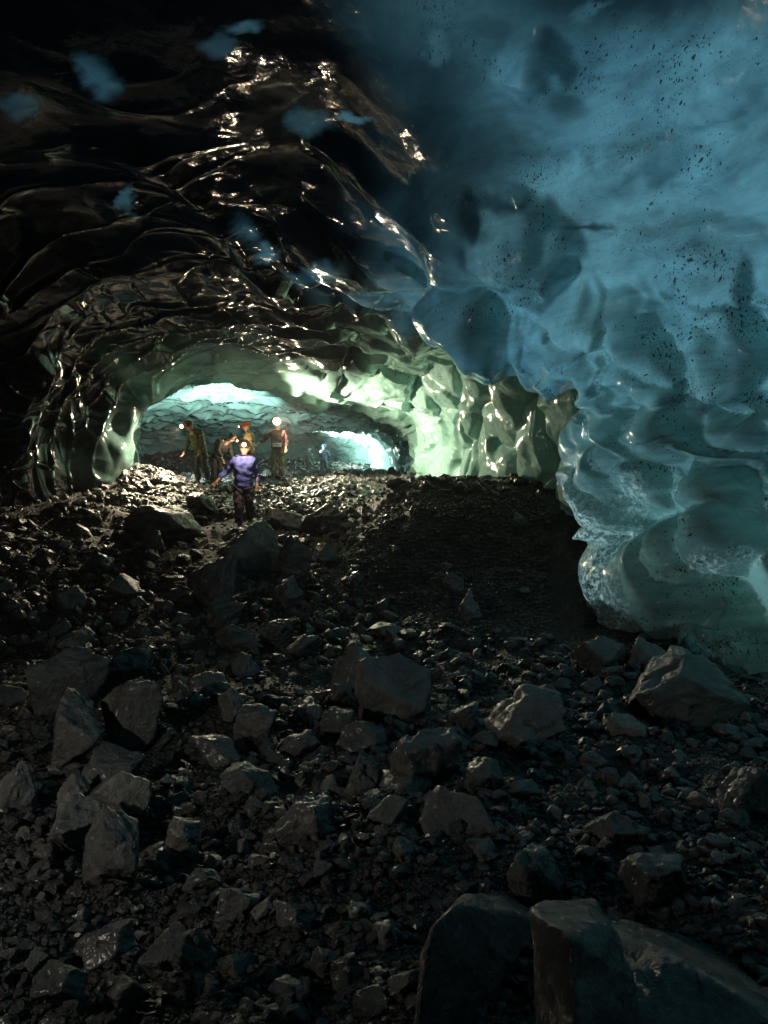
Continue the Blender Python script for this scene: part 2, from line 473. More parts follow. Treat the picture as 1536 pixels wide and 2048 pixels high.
sel = sstep(-0.15, 0.35, fbm(u * .35, v * .35, 44, 2))
D += (np.minimum(f1, 0.9) ** 2 * 0.09 + .05 * np.exp(-((f2 - f1) / .12) ** 2)) * sel * (0.45 + 0.65 * far) * leftm
# shingled flutes of the green wall behind the lip
f1, f2, du_, dv_, cid = worley(v / 1.8 + 0.40 * u, u / 1.2 - 0.10 * v, 25)
wallg = right * inner * (1 - sstep(24, 30, Yg))
D += wallg * (0.40 * np.clip(1 - (f1 / .9) ** 2, 0, 1) ** .6 - 0.24 * du_ * np.clip((f2 - f1) / .14, 0, 1))
# soft swells and small ripples
wallz = sstep(600, 800, py) * right * (1 - inner) * vis
f1, f2, du_, dv_, cid = worley(u / 0.95 + 1.7, v / 0.8 + 4.4, 35)
D += wallz * 0.07 * np.sqrt(np.clip(1 - (f1 / .85) ** 2, 0, 1)) * (.3 + .7 * cid)
CREASE_SHADE = lobe_m * (1 - sstep(0.0, 0.14, F2L - F1L))
smallm = 0.25 + 0.75 * np.clip(calm + wallz, 0, 1)
D += 0.16 * (1 - .55 * (1 - sstep(6.5, 10, Yg)) * sstep(60, 80, ang)) * fbm(S * .55, Yg * .45, 8, 2) + smallm * ((0.02 + .02 * right) * fbm(S * 2.2, Yg * 1.8, 9, 2) + 0.01 * right * fbm(S * 7, Yg * 5, 10, 2))
D *= np.where(vis, 1, sstep(-3, 2.5, Yg))
# long sagging ribs across the roof, each a rounded cord with hollows on both sides
RIBS = [([(640, 290), (760, 410), (870, 480), (960, 550), (1060, 590), (1150, 680), (1260, 720)], 20, .16),
        ([(540, 520), (640, 515), (720, 540), (790, 590), (850, 650)], 16, .15),
        ([(180, 300), (260, 300), (330, 330), (450, 440), (540, 540), (660, 620)], 18, .15),
        ([(60, 730), (40, 800), (10, 880), (20, 960)], 26, .3), ([(200, 800), (185, 860), (200, 930), (190, 990)], 22, .3),
        ([(290, 770), (240, 800), (230, 880), (240, 950)], 18, .26)]
def seg_dist(path):
    best = np.full(px.shape, 1e9)
    for (x0, y0), (x1, y1) in zip(path[:-1], path[1:]):
        ex_, ey_ = x1 - x0, y1 - y0
        t = np.clip(((px - x0) * ex_ + (py - y0) * ey_) / (ex_ * ex_ + ey_ * ey_), 0, 1)
        best = np.minimum(best, np.hypot(px - x0 - t * ex_, py - y0 - t * ey_))
    return best
for path, wd, amp in RIBS:
    d = seg_dist(path) + 9 * fbm(px / 90, py / 90, 66, 2)
    D += amp * np.exp(-(d / (1.25 * wd)) ** 2) * vis * (Yg < 24)
P = P + N * D[..., None]
px, py = proj(P)

# material attributes of the ice
wob_x = 11 * fbm(px / 60, py / 45, 81, 6, .68); wob_y = 9 * fbm(px / 40 + 3, py / 40, 82, 5, .6)
def blot(lst, soft=0.5):
    acc = np.zeros_like(px)
    for (cx, cy, rx, ry, rot, s) in lst:
        a = R(rot); dx = px - cx + wob_x; dy = py - cy + wob_y
        xx = (dx * math.cos(a) + dy * math.sin(a)) / rx; yy = (-dx * math.sin(a) + dy * math.cos(a)) / ry
        acc = np.maximum(acc, s * (1 - sstep(1 - soft, 1.15, np.sqrt(xx * xx + yy * yy))))
    return acc
xe = P[..., 0] + 0.35 * fbm(S * .7, Yg * .5, 91, 3)
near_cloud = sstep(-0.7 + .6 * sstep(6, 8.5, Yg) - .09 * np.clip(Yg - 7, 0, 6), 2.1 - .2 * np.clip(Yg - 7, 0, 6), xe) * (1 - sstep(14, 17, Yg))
far_cloud = sstep(15.5, 27, Yg + 3.0 * fbm(S * .6, Yg * .3, 95, 3)) * 0.95
wall_cloud = 2.2 * (1 - sstep(30, 75, ang + 8 * fbm(S, Yg, 96, 2))) * sstep(9.8, 10.8, Yg)
PATCH = [(190, 150, 66, 32, 38, .6), (36, 212, 58, 28, 8, .35), (490, 52, 48, 14, -8, .6), (440, 88, 32, 28, 30, .3), (615, 246, 46, 34, 10, .42), (708, 240, 52, 11, 2, .65),
         (488, 462, 40, 24, 50, .5), (535, 505, 32, 18, 20, .7), (640, 550, 70, 26, -8, .5), (258, 402, 14, 30, 0, .5), (870, 95, 44, 52, 0, .5),
         (1060, 130, 60, 66, 0, .9), (1170, 25, 70, 26, -30, .8)]
patch = blot(PATCH, .7) * vis * (Yg < 19)
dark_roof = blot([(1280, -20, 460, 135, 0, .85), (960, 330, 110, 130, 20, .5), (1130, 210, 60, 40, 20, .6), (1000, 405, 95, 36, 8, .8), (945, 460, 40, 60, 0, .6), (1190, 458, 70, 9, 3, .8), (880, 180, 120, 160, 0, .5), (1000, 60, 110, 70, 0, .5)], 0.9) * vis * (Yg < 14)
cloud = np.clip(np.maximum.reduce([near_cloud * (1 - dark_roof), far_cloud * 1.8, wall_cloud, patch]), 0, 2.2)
cut = 9.95 + 3.2 * sstep(44, 56, ang)
thin = np.clip(np.maximum((1 - sstep(cut, cut + .5 + 2 * sstep(44, 56, ang), yl)) * sstep(1.0, 4.0, Yg), patch * 0.2), 0, 1)
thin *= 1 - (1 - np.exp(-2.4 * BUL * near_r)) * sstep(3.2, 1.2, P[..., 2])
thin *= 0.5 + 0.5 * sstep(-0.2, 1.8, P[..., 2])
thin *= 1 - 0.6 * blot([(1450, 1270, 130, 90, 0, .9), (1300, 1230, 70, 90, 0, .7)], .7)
rim = np.exp(-np.abs(yl - 9.85) / 0.10) * (ang < 25)
frost = np.clip(1.5 * np.exp(-np.abs(yl - 9.7) / 0.17) * (ang < 22) * sstep(2.6, 1.6, P[..., 2]) + blot([(1380, 1318, 110, 36, -8, 1), (1235, 1270, 30, 50, -20, 1), (1440, 1290, 50, 22, -35, .9), (1275, 1285, 24, 34, 0, 1), (1430, 1130, 60, 30, -10, .5), (1270, 1000, 40, 80, 0, .5), (1160, 1060, 26, 50, -10, .6), (1130, 1020, 20, 36, -25, .7), (1500, 1110, 50, 30, 0, .5)], .8) * vis * (Yg < 12), 0, 1)  # frost patches, plus the light-catching lip edge painted bright
dirt = np.clip(.9 * CREASE_SHADE + blot([(1250, 290, 150, 90, -30, .8), (1390, 340, 80, 60, -10, 1), (1360, 590, 60, 30, 10, 1), (1480, 640, 80, 40, 10, 1), (1080, 350, 70, 50, 0, .6), (1020, 620, 90, 60, 0, .8), (1400, 800, 70, 50, 0, 1), (1240, 760, 60, 40, 0, .7),
                 (830, 730, 70, 50, 10, 1), (1350, 960, 20, 100, -8, .9), (1290, 980, 40, 80, 0, .6), (950, 760, 100, 60, 0, .6), (1400, 560, 140, 90, 0, .6)], .8) * vis, 0, 1)  # dirt blots, plus crease shade painted in to deepen the relief

Nf = grid_normals(P)
if np.mean(np.sum((axis - P) * Nf, -1)) < 0: Nf = -Nf
rows, cols = X.shape
gi = np.arange(rows * cols).reshape(rows, cols)
quads = np.stack([gi[:-1, :-1], gi[1:, :-1], gi[1:, 1:], gi[:-1, 1:]], -1)
ymid = 0.5 * (yl[:-1, :-1] + yl[1:, 1:]); amid = 0.5 * (ang[:-1, :-1] + ang[1:, 1:]); ym = Yg[:-1, :-1]
is_wall = (amid < 45) & (ymid < 9.9)
is_tun = ((amid < 45) & ~is_wall) | ((amid >= 45) & (ym > 15.5))
flat = P.reshape(-1, 3); nfl = Nf.reshape(-1, 3)
for name, mask, label, cat in (
        ("ice_wall", is_wall, "pale blue bulging ice wall with dirt flecks standing on the rocks at the right", "ice wall"),
        ("ice_tunnel", is_tun, "green scalloped ice tunnel behind the walkers, lit by their lamps", "ice tunnel"),
        ("ice_ceiling", ~is_wall & ~is_tun, "dark clear ice roof with glinting crests, turning cloudy blue to one side", "ice ceiling")):
    q = quads[mask]
    used, inv = np.unique(q.ravel(), return_inverse=True)
    me = mesh_np(name, flat[used], inv.reshape(-1, 4), M_ICE)
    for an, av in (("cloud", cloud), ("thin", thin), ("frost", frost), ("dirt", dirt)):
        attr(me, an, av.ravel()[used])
    # orient faces to the air side and keep the shared normals along the seams
    f = me.polygons[len(me.polygons) // 2]
    if f.normal.dot(Vector(nfl[used[f.vertices[0]]])) < 0: me.flip_normals()
    me.normals_split_custom_set_from_vertices(nfl[used].tolist())
    o = link(bpy.data.objects.new(name, me))
    tag(o, label, cat, kind='structure')

# ------------------------------------------------------------------ rocks
def ico(sub):
    bm = bmesh.new(); bmesh.ops.create_icosphere(bm, subdivisions=sub, radius=1)
    v = np.array([x.co[:] for x in bm.verts]); f = np.array([[w_.index for w_ in p.verts] for p in bm.faces])
    bm.free(); return v / np.linalg.norm(v, axis=1, keepdims=True), f
ICO = {k: ico(k) for k in (1, 2, 3, 4, 5)}

def n3(p, seed):
    return (vnoise(p[:, 0] + seed, p[:, 1] + 0.7 * p[:, 2], seed) + vnoise(p[:, 1] - seed, p[:, 2] + 0.6 * p[:, 0], seed + 3) + vnoise(p[:, 2] + 2.2, p[:, 0] - 0.8 * p[:, 1] + seed, seed + 5)) / 3

def rock_verts(seed, sub, planes=11, rough=0.05, strata=0.0):
    r = np.random.default_rng(seed)
    d, f = ICO[sub]
    n = r.normal(size=(planes, 3)); n /= np.linalg.norm(n, axis=1, keepdims=True)
    n = np.concatenate([n, [[1, 0, 0], [-1, 0, 0], [0, 1, 0], [0, -1, 0], [0, 0, 1], [0, 0, -1]] @ np.linalg.qr(r.normal(size=(3, 3)))[0]])
    hh = np.concatenate([r.uniform(0.55, 0.95, planes), r.uniform(0.75, 1.0, 6)])
    dots = np.maximum(d @ n.T, 1e-3)
    rad = np.min(hh[None] / dots, axis=1)
    if sub >= 3:
        p = d * rad[:, None]
        rad = rad * (1 + rough * (n3(p * 2.2, seed) + 0.5 * n3(p * 5, seed + 1) + 0.3 * n3(p * 11, seed + 2)))
        rad = rad * (1 + 0.06 * np.abs(n3(p * 1.7, seed + 4)) - 0.10 * np.clip(0.12 - np.abs(n3(p * 1.9, seed + 6)), 0, 1) / .12 * .35)
        rad = rad * (1 + rough * .25 * n3(p * 23, seed + 7))
        chip = n3(p * 3.1, seed + 9); rad = rad - 0.35 * np.clip(chip - 0.16, 0, .35)
    v = d * np.minimum(rad, 1.5)[:, None]
    ext = v.max(0) - v.min(0)
    v = (v - 0.5 * (v.max(0) + v.min(0))) / ext                     # unit box
    return v, f

# hero boulders: middle x, base y, width, height (photo pixels), depth ratio, turn, shape seed, label
HERO = [
 (1355, 1460, 215, 140, .8, 10, 1, "large blocky boulder with a brown end face below the foot of the ice wall"),
 (1048, 1512, 175, 115, .8, -20, 2, "rounded green-grey boulder with an upright rib across its face"),
 (925, 1478, 66, 62, .9, 0, 3, "small pointed boulder just left of the ribbed green-grey boulder"),
 (968, 1508, 66, 34, .9, 0, 4, "low flat stone in front of the ribbed green-grey boulder"),
 (848, 1596, 140, 120, .8, 30, 5, "broad grey boulder with a smooth domed face in the middle of the rubble"),
 (792, 1452, 168, 128, .8, 15, 6, "big tilted grey slab boulder with a crack, in the middle of the rubble"),
 (702, 1402, 74, 104, .7, -15, 7, "tall pointed slab leaning on the big cracked boulder"),
 (678, 1425, 64, 50, .9, 0, 8, "pale square stone on top of another left of the cracked slab boulder"),
 (676, 1482, 66, 55, .9, 0, 9, "pale wedge stone underneath the square stone left of the cracked slab boulder"),
 (512, 1486, 88, 66, .9, 0, 10, "olive rounded stone between the tan square boulder and the pale stacked stones"),
 (462, 1462, 52, 76, .9, 0, 11, "upright brown stone next to the olive rounded stone"),
 (422, 1420, 82, 62, .9, 0, 12, "grey sloping stone above the upright brown stone"),
 (268, 1494, 118, 122, .8, 8, 13, "tan square-cut boulder with a broken upper corner"),
 (150, 1530, 135, 130, .8, -12, 14, "pyramid-shaped boulder beside the tan square-cut boulder"),
 (135, 1425, 155, 115, .7, 25, 15, "long slab leaning behind the pyramid-shaped boulder"),
 (252, 1365, 98, 62, .9, 0, 16, "mauve-grey wedge rock behind the tan square-cut boulder"),
 (220, 1580, 132, 70, .8, 5, 17, "flat oblong block, upper one of two below the pyramid boulder"),
 (245, 1650, 135, 92, .8, -5, 18, "squared dark block under the flat oblong block"),
 (148, 1640, 62, 78, .8, 0, 19, "narrow dark block wedged left of the squared dark block"),
 (172, 1718, 130, 105, .8, 20, 20, "brown rough rock between the squared dark block and the big pale wedge"),
 (230, 1800, 155, 150, .7, -25, 21, "big pale wedge-shaped boulder with a smooth green-grey face"),
 (28, 1650, 90, 110, .8, 0, 22, "dark reddish boulder cut by the lower left border of the photo"),
 (500, 1610, 118, 62, .8, 10, 23, "reddish rock with a bright top edge in the middle left rubble"),
 (727, 1602, 80, 86, .9, 15, 24, "blue-tinged boulder with a bright right face left of the domed boulder"),
 (812, 1625, 104, 52, .9, 0, 25, "low dark slab in front of the domed grey boulder"),
 (618, 1738, 145, 112, .8, 30, 26, "craggy boulder with a sheer dark front and bluish top"),
 (366, 1700, 62, 52, .9, 0, 27, "small pale-faced stone right of the big pale wedge boulder"),
 (918, 1722, 178, 116, .8, -10, 28, "craggy two-humped boulder in the lower middle"),
 (966, 1612, 92, 78, .8, 35, 29, "sharp slanted rock between the domed boulder and the two-humped boulder"),
 (1065, 1806, 118, 98, .8, 20, 30, "dark peaked rock behind the foreground blocks"),
 (1305, 1815, 130, 72, .8, -15, 31, "blue-topped oblong rock alone on the lower right gravel"),
 (1492, 1650, 108, 100, .8, 0, 32, "hollowed dark boulder at the right border"),
 (505, 1150, 135, 102, .8, 10, 35, "big dark boulder right below the walker in the purple jacket"),
 (590, 1152, 72, 76, .9, 0, 36, "grey cracked rock resting against the big dark boulder below the purple walker"),
 (425, 1215, 92, 100, .8, -10, 37, "pale grey blunt boulder standing out of the slope below the purple walker"),
 (576, 1218, 64, 58, .9, 0, 38, "square grey rock right of the pale blunt boulder"),
 (328, 1092, 165, 78, .8, 10, 39, "long dark boulder on the crest left of the purple walker"),
 (404, 1030, 62, 44, .9, 0, 40, "dark rounded boulder at the feet of the leaning walker"),
 (566, 1062, 86, 46, .9, 0, 41, "sharp-topped tan stone right of the purple walker's feet"),
 (650, 1072, 98, 62, .9, 0, 42, "wide tan boulder on the crest right of the purple walker"),
 (650, 1128, 56, 40, .9, 0, 43, "pale angular stone below the wide tan boulder"),
 (140, 1232, 78, 56, .9, 0, 44, "brown block half sunk in the dark slope on the left"),
 (450, 1264, 78, 66, .9, 0, 45, "dark leaning stone below the pale blunt boulder"),
 (478, 1312, 98, 52, .8, 0, 46, "dark flat-topped rock at the bottom of the slope in the middle"),
 (552, 1292, 62, 48, .9, 0, 47, "grey stone with a pale top right of the dark flat-topped rock"),
 (1248, 1498, 86, 56, .9, 0, 48, "dark stone with a bright upper edge below the large blocky boulder"),
 (1205, 1352, 125, 66, .9, 0, 49, "low dark rock nearest the frosty foot of the ice wall"),
 (1290, 1340, 80, 60, .9, 0, 50, "hunched dark rock touching the white frost of the ice foot"),
 (780, 1280, 88, 26, .9, 0, 51, "thin bright flat slab lying below the gravel mound"),
 (434, 1530, 104, 46, .9, 0, 52, "brown low rock below the upright brown stone"),
 (726, 1512, 112, 56, .8, 25, 54, "slanting dark slab between the pale stacked stones and the blue-tinged boulder"),
 (1232, 1722, 128, 78, .8, 0, 55, "dark angular rock on the lower right gravel above the blue-topped rock"),
 (478, 1850, 86, 62, .9, 0, 56, "dark stone with a blue right side at the bottom left of the middle"),
 (592, 1886, 92, 58, .9, 0, 57, "dark low stone in the bottom middle shadow"),
 (362, 2000, 140, 108, .8, 0, 58, "ragged dark rock with a pale crest at the bottom left"),
 (212, 1945, 118, 60, .9, 0, 59, "long grey stone lying left of the ragged dark rock"),
 (120, 2010, 108, 48, .9, 0, 60, "flat grey stone at the bottom left border"),
 (905, 1195, 42, 48, .9, 0, 61, "upright grey stone on the face of the gravel mound"),
 (940, 1250, 48, 66, .9, 0, 62, "tall grey stone low on the gravel mound"),
 (645, 1955, 60, 44, .9, 0, 63, "small dull stone at the bottom in the black shadow"),
]
taken = []
hx, hy = cast([h_[0] for h_ in HERO], [h_[1] for h_ in HERO])
for (cx, by, wpx, hpx, dr, turn, seed, label), X0, Y0 in zip(HERO, hx, hy):
    Wm = wpx * Y0 / F * 1.06; Hm = hpx * Y0 / F * 1.02; Dm = Wm * dr
    v, f = rock_verts(100 + seed, 5, 9, 0.10)
    a = R(turn)
    v = v * np.array([Wm, Dm, Hm * 1.25])
    v = v @ np.array([[math.cos(a), math.sin(a), 0], [-math.sin(a), math.cos(a), 0], [0, 0, 1]])
    v[:, 2] -= v[:, 2].min() + Hm * 0.22
    yc = Y0 + Dm * 0.42
    o = link(bpy.data.objects.new("boulder", mesh_np("boulder", v, f, M_ROCK)))
    o.location = (X0 * yc / Y0, yc, float(ground_z(np.array([X0]), np.array([Y0]), False)[0]))
    tag(o, label, "boulder")
    taken.append((cx, by - hpx / 2, wpx / 2, hpx / 2))

# three foreground blocks right in front of the camera
def block(name, pts, label, seed):
    bm = bmesh.new()
    for p in pts: bm.verts.new(p)
    bmesh.ops.convex_hull(bm, input=bm.verts)
    bmesh.ops.delete(bm, geom=[v_ for v_ in bm.verts if not v_.link_faces], context='VERTS')
    bmesh.ops.triangulate(bm, faces=bm.faces)
    bmesh.ops.bevel(bm, geom=list(bm.edges), offset=0.012, segments=2, affect='EDGES', profile=0.6)
    bmesh.ops.triangulate(bm, faces=bm.faces)
    for _ in range(4):
        long = [e for e in bm.edges if e.calc_length() > 0.022]
        bmesh.ops.subdivide_edges(bm, edges=long, cuts=1)
        bmesh.ops.triangulate(bm, faces=bm.faces)
    bm.normal_update()
    for v_ in bm.verts:
        n_ = v_.normal.copy()
        v_.co += n_ * (0.014 * mnoise.noise(v_.co * 5 + Vector((seed, 0, 0))) + 0.008 * mnoise.noise(v_.co * Vector((11, 11, 17)).x + Vector((0, seed, 0))) + 0.007 * abs(mnoise.noise(v_.co * 24)) + 0.004 * mnoise.noise(v_.co * 60))
    me = bpy.data.meshes.new(name); bm.to_mesh(me); bm.free()
    for p in me.polygons: p.use_smooth = True
    me.materials.append(M_ROCK)
    return tag(link(bpy.data.objects.new(name, me)), label, "boulder")

def at(px_, py_, Y): return ((px_ - 768) / F * Y, Y, CAM[2] + (1024 - py_) / F * Y)
block("boulder", [at(862, 1855, 2.45), at(915, 1806, 2.55), at(1000, 1822, 2.85), at(1066, 1838, 3.0), at(1075, 2000, 2.9), at(828, 2000, 2.36), at(822, 2160, 2.25), at(930, 1790, 3.0), at(1010, 1786, 3.3), at(1075, 1806, 3.5), at(860, 1860, 3.0), at(1080, 1990, 3.5), at(1070, 2000, 2.85)],
      "black-fronted block with a bluish top edge at the bottom, left of the brown upright block", 3)
block("boulder", [at(1062, 1812, 2.30), at(1064, 1826, 2.2), at(1140, 1868, 2.02), at(1152, 1990, 1.95), at(1160, 2140, 1.85), at(1080, 2140, 2.1), at(1120, 1803, 2.4), at(1195, 1806, 2.4), at(1222, 1850, 2.25), at(1258, 1955, 2.15), at(1260, 2140, 2.0), at(1190, 1800, 2.55), at(1085, 1806, 2.5), at(1290, 2050, 2.45), at(1090, 2100, 2.5)],
      "brown upright foreground block with a rough flat top and pale left edge", 8)
block("boulder", [at(1200, 1850, 2.75), at(1290, 1880, 2.65), at(1400, 1940, 2.5), at(1550, 2040, 2.3), at(1640, 2130, 2.2), at(1240, 2090, 2.3), at(1280, 2230, 2.3), at(1600, 2260, 2.2), at(1255, 1838, 3.1), at(1420, 1888, 3.0), at(1560, 1960, 2.85), at(1660, 2030, 2.8), at(1230, 2150, 3.1)],
      "long sloping foreground slab running off the bottom right corner", 12)

# scattered stones: 230 countable ones share shapes, the small rest is one rubble object
PROTO = []
for k_ in range(18):
    v, f = rock_verts(500 + k_, 4, 8, 0.09)
    PROTO.append(mesh_np("stone", v, f, M_ROCK))
ZONES = [
 (lambda x, y: y < 1012 and x < 470, "pale stone in the lamplit heap beside the left ice column", "lamplit stones at the left column"),
 (lambda x, y: y < 1040 and x < 760, "stone on the lit floor around the standing walkers", "stones on the lit floor"),
 (lambda x, y: x > 730 and y < 1290, "loose stone on the dark gravel mound below the green ice", "stones on the gravel mound"),
 (lambda x, y: y < 1320 and x < 380, "dim stone on the dark slope at the left below the ice arch", "stones on the left slope"),
 (lambda x, y: y < 1320, "stone on the slope below the purple walker", "stones below the purple walker"),
 (lambda x, y: y < 1620 and x < 420, "loose stone among the big blocks of the left rubble", "stones among the left blocks"),
 (lambda x, y: y < 1620 and x < 980, "loose stone among the middle boulders around the cracked slab", "stones among the middle boulders"),
 (lambda x, y: y < 1620, "loose dark stone on the gravel below the ice wall foot", "stones below the ice wall"),
 (lambda x, y: x < 420, "stone glinting in the lower left gravel", "stones of the lower left gravel"),
 (lambda x, y: x < 900, "dim stone in the lower middle shadow before the craggy boulders", "stones in the lower middle shadow"),
 (lambda x, y: True, "small stone on the lower right gravel behind the foreground blocks", "stones of the lower right gravel"),
]
NS = 232
sx, sy, ss = [], [], []
tries = 0
while len(sx) < NS and tries < 20000:
    tries += 1
    x_ = random.uniform(-10, 1545); y_ = random.uniform(985, 2040)
    if x_ > 1230 and y_ < 1375: continue
    if x_ > 1090 and y_ < 1290: continue
    if x_ > 850 and y_ > 1790: continue
    s_ = 25 + 60 * random.random() ** 2.3
    if x_ > 735 and y_ < 1290:
        if random.random() < 0.6: continue
        s_ *= 0.6
    if y_ < 1040: s_ = min(s_ * 0.62, 26)
    if y_ > 1600 and x_ > 1000: s_ *= 0.8
    if any(abs(x_ - a_) < (b_ + s_ * .35) and abs(y_ - c_) < (d_ + s_ * .2) for a_, c_, b_, d_ in taken): continue
    taken.append((x_, y_ - s_ * .3, s_ * .42, s_ * .32))
    sx.append(x_); sy.append(y_); ss.append(s_)
wx, wy = cast(sx, sy)
for x_, y_, s_, X0, Y0 in zip(sx, sy, ss, wx, wy):
    if not np.isfinite(Y0): continue
    o = link(bpy.data.objects.new("stone", random.choice(PROTO)))
    m_ = s_ * Y0 / F
    o.scale = (m_ * random.uniform(.9, 1.25), m_ * random.uniform(.7, 1.1), m_ * random.uniform(.55, 1.0))
    o.rotation_euler = (random.uniform(-.5, .5), random.uniform(-.5, .5), random.uniform(0, 6.28))
    o.location = (X0, Y0 + m_ * .4, float(ground_z(np.array([X0]), np.array([Y0]))[0]) + m_ * .18)
    for test, lab, grp in ZONES:
        if test(x_, y_): tag(o, lab, "stone", grp); break

def rubble(n, smin, smax, sub, seed, pow_=2.2, rx=(-20, 1556), ry=(930, 2060)):
    r = np.random.default_rng(seed)
    X_ = r.uniform(*rx, n); Y_ = r.uniform(*ry, n) 
    keep = ~((X_ > 1100) & (Y_ < 1280)) & ~((X_ > 850) & (Y_ < 960))
    X_, Y_ = X_[keep], Y_[keep]
    a, b = cast(X_, Y_, step=0.05)
    ok = np.isfinite(b); a, b = a[ok], b[ok]
    px_s = smin + (smax - smin) * r.random(len(a)) ** pow_
    px_s = np.where((X_[ok] > 735) & (X_[ok] < 1120) & (Y_[ok] > 985) & (Y_[ok] < 1275), np.minimum(px_s, 7 + 4 * r.random(len(a))), px_s)
    size = np.clip(px_s * b / F, 0.012, 0.30)
    protos = [rock_verts(900 + k_, sub, 6, 0.05)[0] for k_ in range(24)]
    f = ICO[sub][1]
    V, Fc = [], []
    nv = len(protos[0])
    z = ground_z(a, b)
    A_ = r.uniform(0, 6.283, len(a)); B_ = r.normal(0, .5, len(a))
    for k_ in range(24):
        sel_ = np.nonzero(np.arange(len(a)) % 24 == k_)[0]
        p = protos[k_]
        s3 = size[sel_][:, None] * np.stack([r.uniform(.8, 1.4, len(sel_)), r.uniform(.7, 1.1, len(sel_)), r.uniform(.4, .9, len(sel_))], 1)
        q = p[None] * s3[:, None, :]
        ca, sa = np.cos(B_[sel_])[:, None], np.sin(B_[sel_])[:, None]
        q = np.stack([q[..., 0] * ca - q[..., 2] * sa, q[..., 1], q[..., 0] * sa + q[..., 2] * ca], -1)
        ca, sa = np.cos(A_[sel_])[:, None], np.sin(A_[sel_])[:, None]
        q = np.stack([q[..., 0] * ca - q[..., 1] * sa, q[..., 0] * sa + q[..., 1] * ca, q[..., 2]], -1)
        q = q + np.stack([a[sel_], b[sel_], z[sel_] + size[sel_] * .15], -1)[:, None, :]
        base = sum(len(x_) for x_ in V)
        V.append(q.reshape(-1, 3))
        Fc.append((np.arange(len(sel_))[:, None, None] * nv + f[None]).reshape(-1, 3) + base)
    return np.concatenate(V), np.concatenate(Fc)
v1, f1_ = rubble(9000, 7, 38, 2, 5, 2.6)
v2, f2_ = rubble(16000, 3, 10, 1, 6, 1.6)
v4, f4_ = rubble(5500, 3, 9, 1, 9, 1.8, (720, 1110), (960, 1290))
v3, f3_ = rubble(5200, 4, 17, 2, 8, 1.8, (240, 730), (868, 1030))
o = link(bpy.data.objects.new("gravel", mesh_np("gravel", np.concatenate([v1, v2, v3, v4]), np.concatenate([f1_, f2_ + len(v1), f3_ + len(v1) + len(v2), f4_ + len(v1) + len(v2) + len(v3)]), M_GRAV, smooth=False)))
tag(o, "loose dark gravel and small rubble covering the cave floor", kind='stuff')

# ------------------------------------------------------------------ people
def cloth(name, c1, c2, rough=0.75): return simple_mat(name, c1, c2, rough, 9, 0.8, 0.05)
M_SKIN = simple_mat("skin", (.42, .24, .17), (.5, .3, .22), .5, 40, .1, .002)
M_BOOT = simple_mat("boot_leather", (.02, .018, .015), (.05, .04, .035), .6)
M_LAMPB = simple_mat("lamp_plastic", (.02, .02, .02), (.03, .03, .03), .4)
M_REFL = simple_mat("reflective_tape", (.8, .8, .78), (.9, .9, .88), .4)

def glow_mat(name, colr, strength):
    k = NM(name); e = k.n("Emission"); e.inputs[0].default_value = (*colr, 1); e.inputs[1].default_value = strength
    return k.out(e.outputs[0])
M_LENS = glow_mat("lamp_lens", (1.0, .74, .38), 9)

def skin(name, nodes, edges, mat, parent, sub=2):
    """nodes: list of (xyz, (rx, ry)); the first is the root"""
    me = bpy.data.meshes.new(name)
    me.from_pydata([n_[0] for n_ in nodes], edges, [])
    o = link(bpy.data.objects.new(name, me), parent)
    sv = me.skin_vertices.new(name="") if hasattr(me.skin_vertices, "new") and len(me.skin_vertices) == 0 else None
    m1 = o.modifiers.new("skin", 'SKIN'); m1.use_smooth_shade = True
    if not me.skin_vertices:
        bm = bmesh.new(); bm.from_mesh(me); bm.verts.layers.skin.verify(); bm.to_mesh(me); bm.free()
    for k_, n_ in enumerate(nodes):
        me.skin_vertices[0].data[k_].radius = n_[1] if isinstance(n_[1], tuple) else (n_[1], n_[1])
        me.skin_vertices[0].data[k_].use_root = (k_ == 0)
    m2 = o.modifiers.new("subdivision", 'SUBSURF'); m2.levels = sub; m2.render_levels = sub
    me.materials.append(mat)
    return o

def lathe(name, prof, seg, mat, parent, M=Matrix(), scale=(1, 1, 1)):
    bm = bmesh.new(); rings = []
    for (r_, z_) in prof:
        rings.append([bm.verts.new((M @ Vector((r_ * math.cos(6.28318 * k_ / seg) * scale[0], r_ * math.sin(6.28318 * k_ / seg) * scale[1], z_ * scale[2])))) for k_ in range(seg)])
    for a_, b_ in zip(rings[:-1], rings[1:]):
        for k_ in range(seg): bm.faces.new((a_[k_], a_[(k_ + 1) % seg], b_[(k_ + 1) % seg], b_[k_]))
    bm.faces.new(rings[0][::-1]); bm.faces.new(rings[-1])
    bmesh.ops.recalc_face_normals(bm, faces=bm.faces)
    me = bpy.data.meshes.new(name); bm.to_mesh(me); bm.free()
    for p in me.polygons: p.use_smooth = True
    me.materials.append(mat)
    return link(bpy.data.objects.new(name, me), parent)

